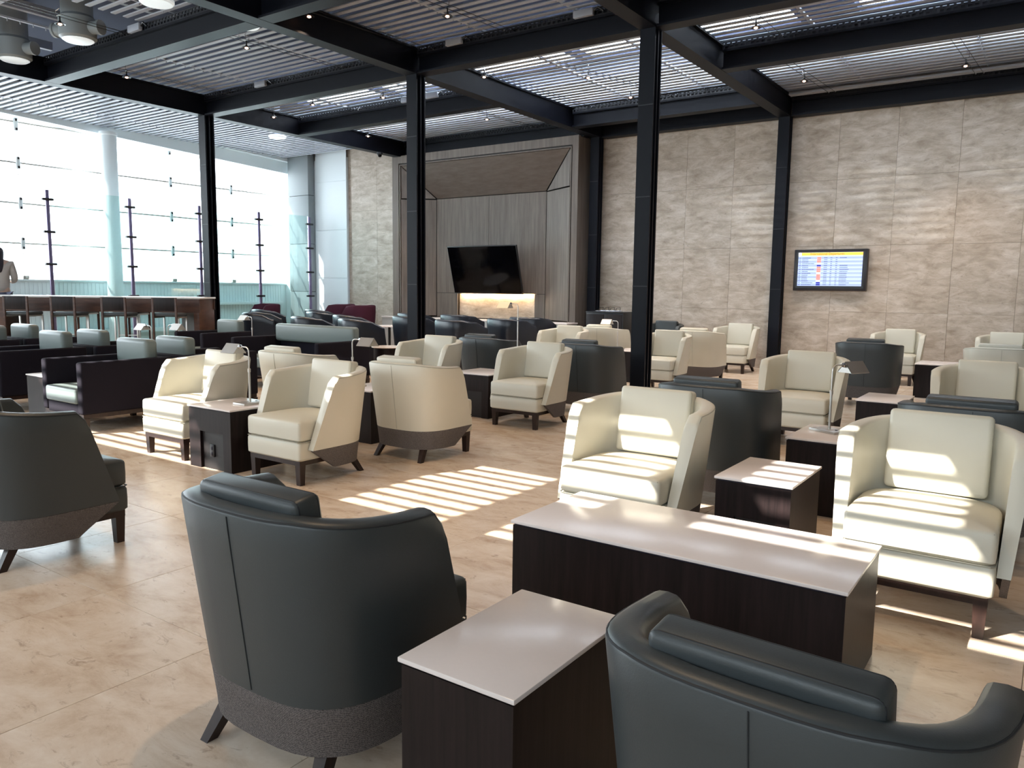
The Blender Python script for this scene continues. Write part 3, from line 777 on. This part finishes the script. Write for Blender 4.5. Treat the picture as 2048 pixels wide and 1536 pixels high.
# round side table with white top
rt_ = thing('round_table', 'small round white-topped table behind the cream armchair left of centre', 'table', (-8.45, 8.75, 0))
MB().lathe([(0, .535), (.24, .535), (.245, .543), (.24, .55), (0, .55)], 36).build('tabletop', M['topw'], rt_)
MB().lathe([(0, 0), (.21, 0), (.21, .52), (.19, .535), (0, .535)], 36).build('body', M['espresso'], rt_)

# ------------------------------------------------------------------ club chairs and sofa
def make_club(wd, seats=1, dep=.96):
    h = wd / 2; t = thing('club_chair' if seats == 1 else 'sofa', '', 'armchair' if seats == 1 else 'sofa'); D = dep / 2
    for s in (-1, 1):
        MB().box(min(s * h, s * (h - .095)), max(s * h, s * (h - .095)), -D, D, .19, .70, .022, 3).build('arm', M['clubf'], t)
    MB().box(-h + .094, h - .094, D - .13, D - .003, .17, .695, .02, 3).build('backrest', M['clubf'], t)
    MB().box(-h + .094, h - .094, -D + .01, D - .12, .17, .285, .01).build('seat_base', M['clubf'], t)
    n = seats; cw = (wd - .19) / n
    for k in range(n):
        x0 = -h + .095 + k * cw
        MB().box(x0 + .003, x0 + cw - .003, -D - .015, D - .13, .287, .44, .025, 3).build('seat_cushion', M['clubc'], t)
    MB().box(-h + .10, h - .10, D - .24, D - .10, .62, .885, .045, 4).build('head_cushion', M['clubc'], t)
    MB().box(-h + .015, h - .015, -D + .015, D - .015, .15, .19).build('frame', M['legs'], t, smooth=0)
    for sx in (-1, 1):
        for sy in (-1, 1): MB().frustum((sx * (h - .04), sy * (D - .04), 0), (.024, .024), (sx * (h - .04), sy * (D - .04), .151), (.032, .032)).build('leg', M['legs'], t, smooth=0)
    return t
club0 = make_club(.80); cu = [False]
def club(x, yf, face, label):
    cy = yf + .48
    place(club0, cu[0], (x, cy, 0), 0 if face == 0 else PI, label, 'armchair', 'charcoal club chairs'); cu[0] = True
club(-8.03, 3.72, 0, 'charcoal club chair with pale sunlit cushions, nearest, left of the sun-glared cream armchair')
club(-9.93, 3.78, 0, 'charcoal club chair second from the cream chairs, at the left edge')
club(-11.85, 3.85, 0, 'charcoal club chair third from the cream chairs, mostly off the left edge')
club(-8.05, 4.80, 1, 'charcoal club chair facing away, directly behind the nearest one')
club(-9.95, 4.86, 1, 'charcoal club chair facing away, behind the second one')
club(-11.9, 4.90, 1, 'charcoal club chair facing away, behind the third one at the left edge')
club(-11.45, 7.30, 0, 'far charcoal club chair between the bar table end and the sofa')
sf = make_club(1.92, 2); sf.location = (-9.03, 7.05 + .48, 0); tag(sf, 'charcoal sofa with a wide grey-green head cushion behind the cream chairs', 'sofa')

# tub chairs: curved closed back
def make_tub(m, wd, hb, hf, swoop):
    t = thing('tub_chair', '', 'armchair'); W = wd / 2
    def top(s):
        e = min(s, 1 - s) / .5
        return lerp(hf, hb, swoop(e))
    mb = MB()
    shell_geo(mb.bm, .12, top, lambda z: -.38 + .1 * lerp(0, 1, (z - .2) / .5), lambda z: lerp(W - .07, W, z / .8), lambda z: lerp(.33, .39, z / .8), lambda z: lerp(W - .13, W - .08, z / .8), lambda z: lerp(.24, .31, z / .8), rim=.03, ns=33)
    mb.build('shell', m, t, smooth=50)
    MB().box(-W + .11, W - .11, -.36, .24, .14, .44, .04, 3).build('seat_cushion', m, t)
    for sx in (-1, 1):
        for sy in (-.3, .24): MB().frustum((sx * (W - .12), sy, 0), (.016, .016), (sx * (W - .12), sy, .14), (.022, .022)).build('leg', M['legs'], t, smooth=0)
    return t
tub0 = make_tub(M['tub'], .78, .93, .80, lambda e: min(1, max(0, e - .05) * 1.6)); tu = [False]
def tubc(x, y, rz, label):
    place(tub0, tu[0], (x, y, 0), rz, label, 'armchair', 'navy leather tub chairs'); tu[0] = True
tubc(-10.75, 9.3, PI - .5, 'navy tub chair just behind the left end of the wide head cushion')
tubc(-14.6, 11.35, PI - .5, 'navy tub chair right beside the left burgundy chair')
tubc(-12.7, 11.3, PI - .5, 'navy tub chair second from the left burgundy chair, second row')
tubc(-9.55, 9.3, PI - .55, 'navy tub chair just behind the middle of the wide head cushion')
tubc(-10.95, 10.45, PI - .55, 'navy tub chair behind the right end of the wide head cushion')
tubc(-14.1, 12.45, PI - .5, 'farthest navy tub chair, in front of the middle burgundy chair')
tubc(-11.0, 12.3, PI - .35, 'taller-looking navy tub chair left of the column before the niche, rear one')
tubc(-9.85, 10.95, PI - .3, 'navy tub chair directly left of the column before the niche, front one')
tubc(-9.9, 12.4, PI - .2, 'navy tub chair right of the column before the niche, rear one')
tubc(-8.25, 10.3, PI - .2, 'navy tub chair right of the column before the niche, front one')
tubc(-8.05, 11.5, PI - .25, 'navy tub chair below the television, left of the tallest lamp pole')
tubc(-8.2, 12.4, PI + .05, 'navy tub chair below the television, right of the tallest lamp pole')
tubc(-13.0, 9.95, PI - .9, 'navy tub chair right behind the column at the bar table')
burg0 = make_tub(M['burg'], .84, 1.02, .80, lambda e: .5 - .5 * math.cos(PI * min(1, max(0, (e - .12) / .5)))); bu = [False]
def burgc(x, y, rz, label):
    place(burg0, bu[0], (x, y, 0), rz, label, 'armchair', 'burgundy wing tub chairs'); bu[0] = True
burgc(-16.1, 12.3, -.3, 'left burgundy chair in front of the window wall')
burgc(-15.2, 13.95, -1.25, 'middle burgundy chair in front of the bright white wall panel')
burgc(-14.08, 13.55, -1.35, 'right burgundy chair left of the wood niche')
# low tables among the tubs
for x, y, lb in ((-12.1, 12.6, 'low round table between the right burgundy chair and the navy tub chairs'), (-13.9, 10.6, 'round white-topped table by the left navy tub chairs')):
    q = thing('round_table', lb, 'table', (x, y, 0))
    MB().lathe([(0, .60), (.35, .60), (.355, .61), (.35, .62), (0, .62)], 32).build('tabletop', M['topw'], q)
    MB().lathe([(0, 0), (.22, 0), (.22, .015), (.03, .03), (.03, .60), (0, .60)], 24).build('pedestal', M['black'], q)

# ------------------------------------------------------------------ bar table on a low platform, stools, person
BX, BY = -12.50, 8.45
ang = math.atan2(-.567, -.815)      # local +x runs left along the table edge, local -y... towards the window
ex = Vector((-.8205, -.5717, 0)); ey = Vector((-.5717, .8205, 0))
RZ = math.atan2(ex.y, ex.x)
def bl(u, v, z=0): p = Vector((BX, BY, z)) + ex * u + ey * v; return (p.x, p.y, p.z)
# local frame: x along ex, y = -ey (right handed)  -> use v negative
pf = MB().box(-.05, 5.4, -1.45, .55, 0, .30, .01).build('floor_platform', M['espresso']); pf.location = bl(0, 0); pf.rotation_euler = (0, 0, RZ); pf['kind'] = 'structure'; pf.name = 'floor_2'
bt = thing('bar_table', 'long high bar table with white top and walnut sides by the windows', 'table', bl(.20, 0, .30), RZ)
MB().box(0, 5.2, -.75, 0, .905, .935, .004).build('tabletop', M['barwhite'], bt)
MB().box(.02, 5.18, -.04, -.005, .66, .903).build('apron', M['redwood'], bt, smooth=0)
MB().box(.02, 5.18, -.745, -.71, .70, .903).build('apron', M['redwood'], bt, smooth=0)
for u in (.03, 3.55):
    MB().box(u, u + .10, -.74, -.01, 0, .903, .004).build('leg_panel', M['redwood'], bt)
    MB().box(u + .10, u + .60, -.72, -.68, 0, .70, .004).build('side_panel', M['barpanel'], bt)
def make_stool():
    t = thing('bar_stool', '', 'stool')
    for sx in (-1, 1):
        MB().box(sx * .20 - .018, sx * .20 + .018, .20, .23, 0, .93, .003).build('leg', M['redwood'], t)
        MB().box(sx * .20 - .014, sx * .20 + .014, -.22, -.192, 0, .60, .003).build('leg', M['nickel'], t)
        MB().box(sx * .20 - .012, sx * .20 + .012, -.2, .21, .575, .60).build('side_rail', M['nickel'], t, smooth=0)
    MB().box(-.19, .19, .205, .228, .70, .93, .004).build('backrest', M['espresso'], t)
    MB().box(-.215, .215, -.23, .20, .60, .665, .028, 3).build('seat', M['dark'], t)
    MB().box(-.2, .2, -.214, -.198, .18, .20).build('footrest', M['nickel'], t, smooth=0)
    return t
st0 = make_stool(); su = [False]
def stool(u, v, face, label):
    o = place(st0, su[0], bl(u, v, .30), RZ + (PI if face else 0), label, 'stool', 'bar stools'); su[0] = True
# local +y of the stool (its backrest) looks away from the table
for u, lb in ((.62, 'first bar stool from the steel column, on our side of the bar table'), (1.5, 'second bar stool from the steel column, on our side of the bar table'),
              (2.38, 'third bar stool from the steel column, on our side of the bar table'), (3.2, 'fourth bar stool from the steel column, on our side of the bar table')):
    stool(u, -.30, 0, lb)
for u, lb in ((.75, 'bar stool across the table nearest the steel column'), (1.9, 'middle bar stool across the table, window side'), (2.9, 'leftmost bar stool across the table, window side')):
    stool(u, 1.02, 1, lb)

# person standing behind the left end of the table, back towards us
pp = thing('person', 'person with long dark hair in a beige jacket behind the bar table, left edge', 'person', bl(4.50, 1.10, .30), RZ + .5)
pp.scale = (1.08, 1.08, 1.08)
def skin(name, pts, edges, m, parent, lvl=2):
    me = bpy.data.meshes.new(name); me.from_pydata([p[:3] for p in pts], edges, []); me.materials.append(m)
    o = bpy.data.objects.new(name, me); COL.objects.link(o)
    md = o.modifiers.new('skin', 'SKIN'); 
    if not me.skin_vertices: me.attributes.new('x', 'FLOAT', 'POINT')
    bpy.context.view_layer.objects.active = o
    for i, p in enumerate(pts):
        r = p[3]; me.skin_vertices[0].data[i].radius = (r, p[4] if len(p) > 4 else r)
    me.skin_vertices[0].data[0].use_root = True
    sb = o.modifiers.new('sub', 'SUBSURF'); sb.levels = lvl; sb.render_levels = lvl
    dg = bpy.context.evaluated_depsgraph_get(); m2 = bpy.data.meshes.new_from_object(o.evaluated_get(dg))
    bpy.data.objects.remove(o); m2.polygons.foreach_set('use_smooth', [True] * len(m2.polygons))
    m2.materials.clear(); m2.materials.append(m)
    o = bpy.data.objects.new(name, m2); COL.objects.link(o); o.parent = parent; return o
# body: pelvis first
P_ = [(0, 0, .92, .15, .11), (0, 0, 1.08, .13, .10), (0, 0, 1.30, .17, .11), (0, 0, 1.42, .13, .09), (0, -.01, 1.50, .055), (0, -.02, 1.60, .085, .095), (0, -.02, 1.68, .075, .085),
      (-.17, 0, 1.41, .06), (-.22, -.02, 1.15, .045), (-.18, -.24, 1.10, .035), (.17, 0, 1.41, .06), (.22, -.02, 1.15, .045), (.18, -.24, 1.10, .035),
      (-.09, 0, .84, .09), (-.10, 0, .48, .06), (-.10, .02, .09, .04), (-.10, -.13, .04, .035), (.09, 0, .84, .09), (.10, 0, .48, .06), (.10, .02, .09, .04), (.10, -.13, .04, .035)]
E_ = [(0, 1), (1, 2), (2, 3), (3, 4), (4, 5), (5, 6), (3, 7), (7, 8), (8, 9), (3, 10), (10, 11), (11, 12), (0, 13), (13, 14), (14, 15), (15, 16), (0, 17), (17, 18), (18, 19), (19, 20)]
body = skin('body', P_, E_, M['skin'], pp)
skin('jacket', [(0, 0, .86, .175, .135), (0, 0, 1.08, .155, .125), (0, .005, 1.30, .19, .135), (0, 0, 1.41, .15, .11), (-.18, 0, 1.41, .075), (-.23, -.02, 1.15, .062), (-.19, -.20, 1.10, .05), (.18, 0, 1.41, .075), (.23, -.02, 1.15, .062), (.19, -.20, 1.10, .05)],
     [(0, 1), (1, 2), (2, 3), (3, 4), (4, 5), (5, 6), (3, 7), (7, 8), (8, 9)], M['jacket'], pp)
skin('trousers', [(0, 0, .92, .165, .125), (-.09, 0, .84, .10), (-.10, 0, .48, .072), (-.10, .02, .12, .055), (.09, 0, .84, .10), (.10, 0, .48, .072), (.10, .02, .12, .055)], [(0, 1), (1, 2), (2, 3), (0, 4), (4, 5), (5, 6)], M['jeans'], pp)
skin('hair', [(0, .0, 1.70, .085, .095), (0, .03, 1.62, .10, .09), (0, .07, 1.50, .09, .06), (0, .10, 1.36, .085, .045), (0, .11, 1.24, .05, .03)], [(0, 1), (1, 2), (2, 3), (3, 4)], M['hair'], pp)
for s in (-1, 1):
    hd = MB()
    hd.tube([(s * .18, -.23, 1.10), (s * .17, -.29, 1.095), (s * .165, -.33, 1.09)], [.028, .036, .026], 10)
    for k in range(4):
        xx = s * .165 + (k - 1.5) * .018; l = (.055, .07, .066, .05)[k]
        hd.tube([(xx, -.32, 1.092), (xx, -.32 - l * .6, 1.088), (xx, -.32 - l, 1.072)], [.0085, .008, .006], 8)
    hd.tube([(s * .145, -.27, 1.095), (s * .118, -.30, 1.085), (s * .115, -.325, 1.075)], [.012, .010, .007], 8)
    hd.build('hand', M['skin'], pp)
fc = MB()
for s in (-1, 1): fc.lathe([(0, -.009), (.008, -.004), (.009, 0), (.008, .004), (0, .009)], 10).xf(Matrix.Translation((0, 0, 0)))
fc.bm.free()
for s in (-1, 1): MB().lathe([(0, -.008), (.008, 0), (0, .008)], 10).xf(Matrix.Translation((s * .032, -.108, 1.63))).build('eye', M['black'], pp)
MB().frustum((0, -.118, 1.585), (.014, .014), (0, -.108, 1.63), (.006, .006)).build('nose', M['skin'], pp)
MB().box(-.022, .022, -.112, -.10, 1.553, 1.561, .003).build('mouth', M['burg'], pp)

# ------------------------------------------------------------------ glass partition with clamp posts
XP = -17.0
py = [7.82, 9.54, 11.25, 12.95, 14.60]
pg = thing('glass_partition', 'clear glass screen held by slim clamp posts before the windows', 'partition', (XP, 11.2, 0))
for k, y in enumerate(py):
    po = MB().box(-.022, .022, y - 11.2 - .032, y - 11.2 + .032, 0, 3.34, .006).build('post', M['purple'], pg)
    for z in (3.15, 2.5, 1.85, 1.2): MB().box(-.05, .05, y - 11.2 - .11, y - 11.2 + .11, z - .025, z + .025, .015, 2).build('clamp', M['bezel'], po)
for a, b in zip(py, py[1:]): MB().box(-.006, .006, a - 11.2 + .06, b - 11.2 - .06, .12, 3.36).build('glass_panel', M['tglass'], pg, smooth=0)

# ------------------------------------------------------------------ ceiling fittings
def make_pendant():
    t = thing('cable_spotlight', '', 'light')
    MB().lathe([(.012, .045), (.020, .03), (.062, .008), (.066, 0), (.060, .0), (.018, .024), (.008, .04)], 20).build('reflector', M['black'], t)
    MB().lathe([(0, .006), (.022, .008), (.026, -.004), (0, -.018)], 14).build('bulb', M['bulb'], t)
    MB().tube([(0, 0, .04), (0, 0, .10)], .009, 8).build('stem', M['black'], t)
    MB().tube([(-.03, 0, .12), (.05, 0, .11), (.06, 0, .17), (0, 0, .2)], .004, 6).build('wire_loop', M['chrome'], t)
    return t
pn0 = make_pendant(); pu = [False]
pend = [(-7.94, 6.88, 'next to the top left steel beam'), (-6.48, 7.81, 'at the top centre'), (-7.77, 10.28, 'against the bright skylight, right of the centre column top'),
        (-6.40, 11.2, 'dark, against the skylight left of the tallest column'), (-10.1, 10.4, 'against the skylight, left of the centre column'), (-11.6, 10.1, 'above the left bay skylight edge'),
        (-13.1, 10.4, 'on the beam right of the leftmost column'), (-9.7, 7.26, 'under the slats above the centre left'), (-12.7, 7.18, 'small, left under the long beam'),
        (-10.9, 5.3, 'beside the grey air ducts'), (-3.44, 10.28, 'against the skylight at the top right'), (-3.6, 13.2, 'against the dark slats left of the right bay'),
        (-1.4, 13.6, 'against the dark slats at the far right'), (-6.4, 12.7, 'low, between the centre columns'), (-9.6, 12.8, 'dark, above the wood niche'), (-12.9, 12.8, 'above the stone strip left of the niche')]
for x, y, lb in pend:
    place(pn0, pu[0], (x, y, 4.79), random.uniform(0, 6), 'small black cable spotlight ' + lb, 'light', 'cable spotlights'); pu[0] = True
cab = [((-8.05, 6.42), (-7.8, 9.0)), ((-6.6, 6.42), (-6.35, 9.0)), ((-7.9, 9.2), (-7.6, 13.45)), ((-6.9, 9.2), (-5.9, 13.45)), ((-10.2, 9.2), (-10.0, 11.2)), ((-11.7, 9.2), (-11.5, 11.2)),
       ((-9.8, 6.4), (-9.6, 9.0)), ((-12.8, 6.4), (-12.6, 9.0)), ((-10.9, 2.5), (-10.9, 6.2)), ((-3.45, 9.2), (-3.4, 11.2)), ((-3.7, 11.4), (-3.5, 14.7)), ((-1.5, 11.4), (-1.3, 14.7)), ((-9.7, 11.4), (-9.5, 14.4)), ((-13.0, 11.4), (-12.8, 14.2))]
places = ['top left bay', 'top centre bay', 'bay right of the centre column', 'bay left of the tallest column', 'left bay skylight', 'left bay skylight edge', 'centre left bay', 'left bay under the long beam', 'bay of the air ducts', 'top right skylight', 'right bay by the wall, left', 'right bay by the wall, right', 'bay above the niche', 'bay above the stone strip']
for (a, b), lb in zip(cab, places):
    t = thing('cable_pair', 'pair of thin taut cables carrying a spotlight in the ' + lb, 'cable', ((a[0] + b[0]) / 2, (a[1] + b[1]) / 2, 4.9))
    ox, oy = t.location.x, t.location.y
    for d in (-.055, .055):
        c = MB().tube([(a[0] + d - ox, a[1] - oy, 0), (b[0] + d - ox, b[1] - oy, 0)], .004, 6).build('cable', M['black'], t)
        MB().tube([(a[0] + d - ox, a[1] - oy, 0), (a[0] + d - ox, a[1] - oy + .09, 0)], .011, 8).build('turnbuckle', M['chrome'], c)
        MB().tube([(b[0] + d - ox, b[1] - oy, 0), (b[0] + d - ox, b[1] - oy - .09, 0)], .011, 8).build('turnbuckle', M['chrome'], c)
# junction boxes on the perforated channels
for x, y, lb in ((-7.3, 8.96, 'right of the centre column top'), (-5.2, 8.96, 'left of the tallest column top'), (-11.6, 8.96, 'between the left and centre columns'), (-10.2, 11.15, 'in front of the left bay skylight'), (-9.6, 11.15, 'at the right of the left bay skylight'), (-10.6, 6.15, 'on the beam by the air ducts')):
    t = thing('junction_box', 'small grey electrical box on the perforated rail ' + lb, 'box', (x, y, ZT - .10))
    MB().box(-.14, .14, -.04, .015, 0, .09, .004).build('housing', M['slat'], t)
    MB().tube([(.14, 0, .05), (.20, -.01, .09), (.28, 0, .03)], .012, 6).build('conduit', M['black'], t)
# air ducts with side nozzles
for x, y, lb in ((-11.35, 5.75, 'grey cylindrical air duct with side nozzles, upper left, right-hand one'), (-13.15, 5.7, 'grey cylindrical air duct with side nozzles at the left edge')):
    t = thing('air_duct', lb, 'duct', (x, y, 4.76))
    MB().lathe([(0, .02), (.20, .02), (.235, .05), (.235, .30), (.20, .34), (.20, .80), (0, .80)], 32).build('body', M['duct'], t)
    MB().lathe([(0, 0), (.17, 0), (.20, .02), (0, .02)], 32).build('diffuser', M['disc'], t)
    for a in (0.4, PI + .4):
        c, s = math.cos(a), math.sin(a)
        n = MB().tube([(c * .2, s * .2, .17), (c * .36, s * .36, .17)], [.085, .085], 20).build('nozzle', M['duct'], t)
        MB().tube([(c * .34, s * .34, .17), (c * .375, s * .375, .17)], .098, 20).build('collar', M['duct'], n)
for x, y, lb in ((-9.05, 6.75, 'near the long top left beam'), (-9.25, 5.65, 'cut off by the top edge'), (-15.0, 12.0, 'glowing near the window corner')):
    t = thing('ceiling_disc', 'round white ceiling diffuser ' + lb, 'ceiling fitting', (x, y, 4.83))
    MB().lathe([(0, 0), (.18, 0), (.20, .02), (.20, .05), (0, .05)], 32).build('disc', M['disc'], t)
    MB().lathe([(0, .05), (.07, .05), (.07, .7), (0, .7)], 16).build('stem', M['slat'], t)
# dome camera under the beam left of the niche
t = thing('dome_camera', 'small black dome camera under the beam left of the wood niche', 'camera', (CX[0] + .1, 13.6, 4.60))
MB().lathe([(0, 0), (.07, 0), (.07, -.05), (.055, -.06), (0, -.06)], 20).build('mount', M['black'], t)
MB().lathe([(.05, -.06), (.045, -.09), (.025, -.11), (0, -.115)], 20).build('dome', M['tvglass'], t)
# floor sockets by the round table and tub chairs
for x, y, lb in ((-8.95, 8.35, 'beside the round table'), (-11.2, 8.75, 'near the lamp by the bar column')):
    t = thing('floor_socket', 'small white floor socket box ' + lb, 'socket', (x, y, 0))
    MB().box(-.06, .06, -.05, .05, 0, .36, .004).build('housing', M['outlet'], t)
    MB().box(-.03, .03, -.053, -.05, .28, .33, .001).build('faceplate', M['black'], t)

# ------------------------------------------------------------------ warm light from the cable spotlights, plus added fill spots
def spot(x, y, e, ang=95, col=(1, .70, .42), z=4.72, tx=0, ty=0):
    d = bpy.data.lights.new('spot_glow', 'SPOT'); d.energy = e; d.color = col; d.spot_size = math.radians(ang); d.spot_blend = .8; d.shadow_soft_size = .05
    o = bpy.data.objects.new('spot_glow', d); COL.objects.link(o); o.location = (x, y, z)
    o.rotation_euler = Vector((tx, ty, -1)).to_track_quat('-Z', 'Y').to_euler()
for x, y, lb in pend: spot(x, y, 130)
for x, y in ((-3.0, 5.5), (-1.0, 6.0), (-.8, 9.0), (-5.0, 2.5), (-2.0, 2.2), (-7.0, 3.0)): spot(x, y, 110)  # added warm fill, no fixture stands above these
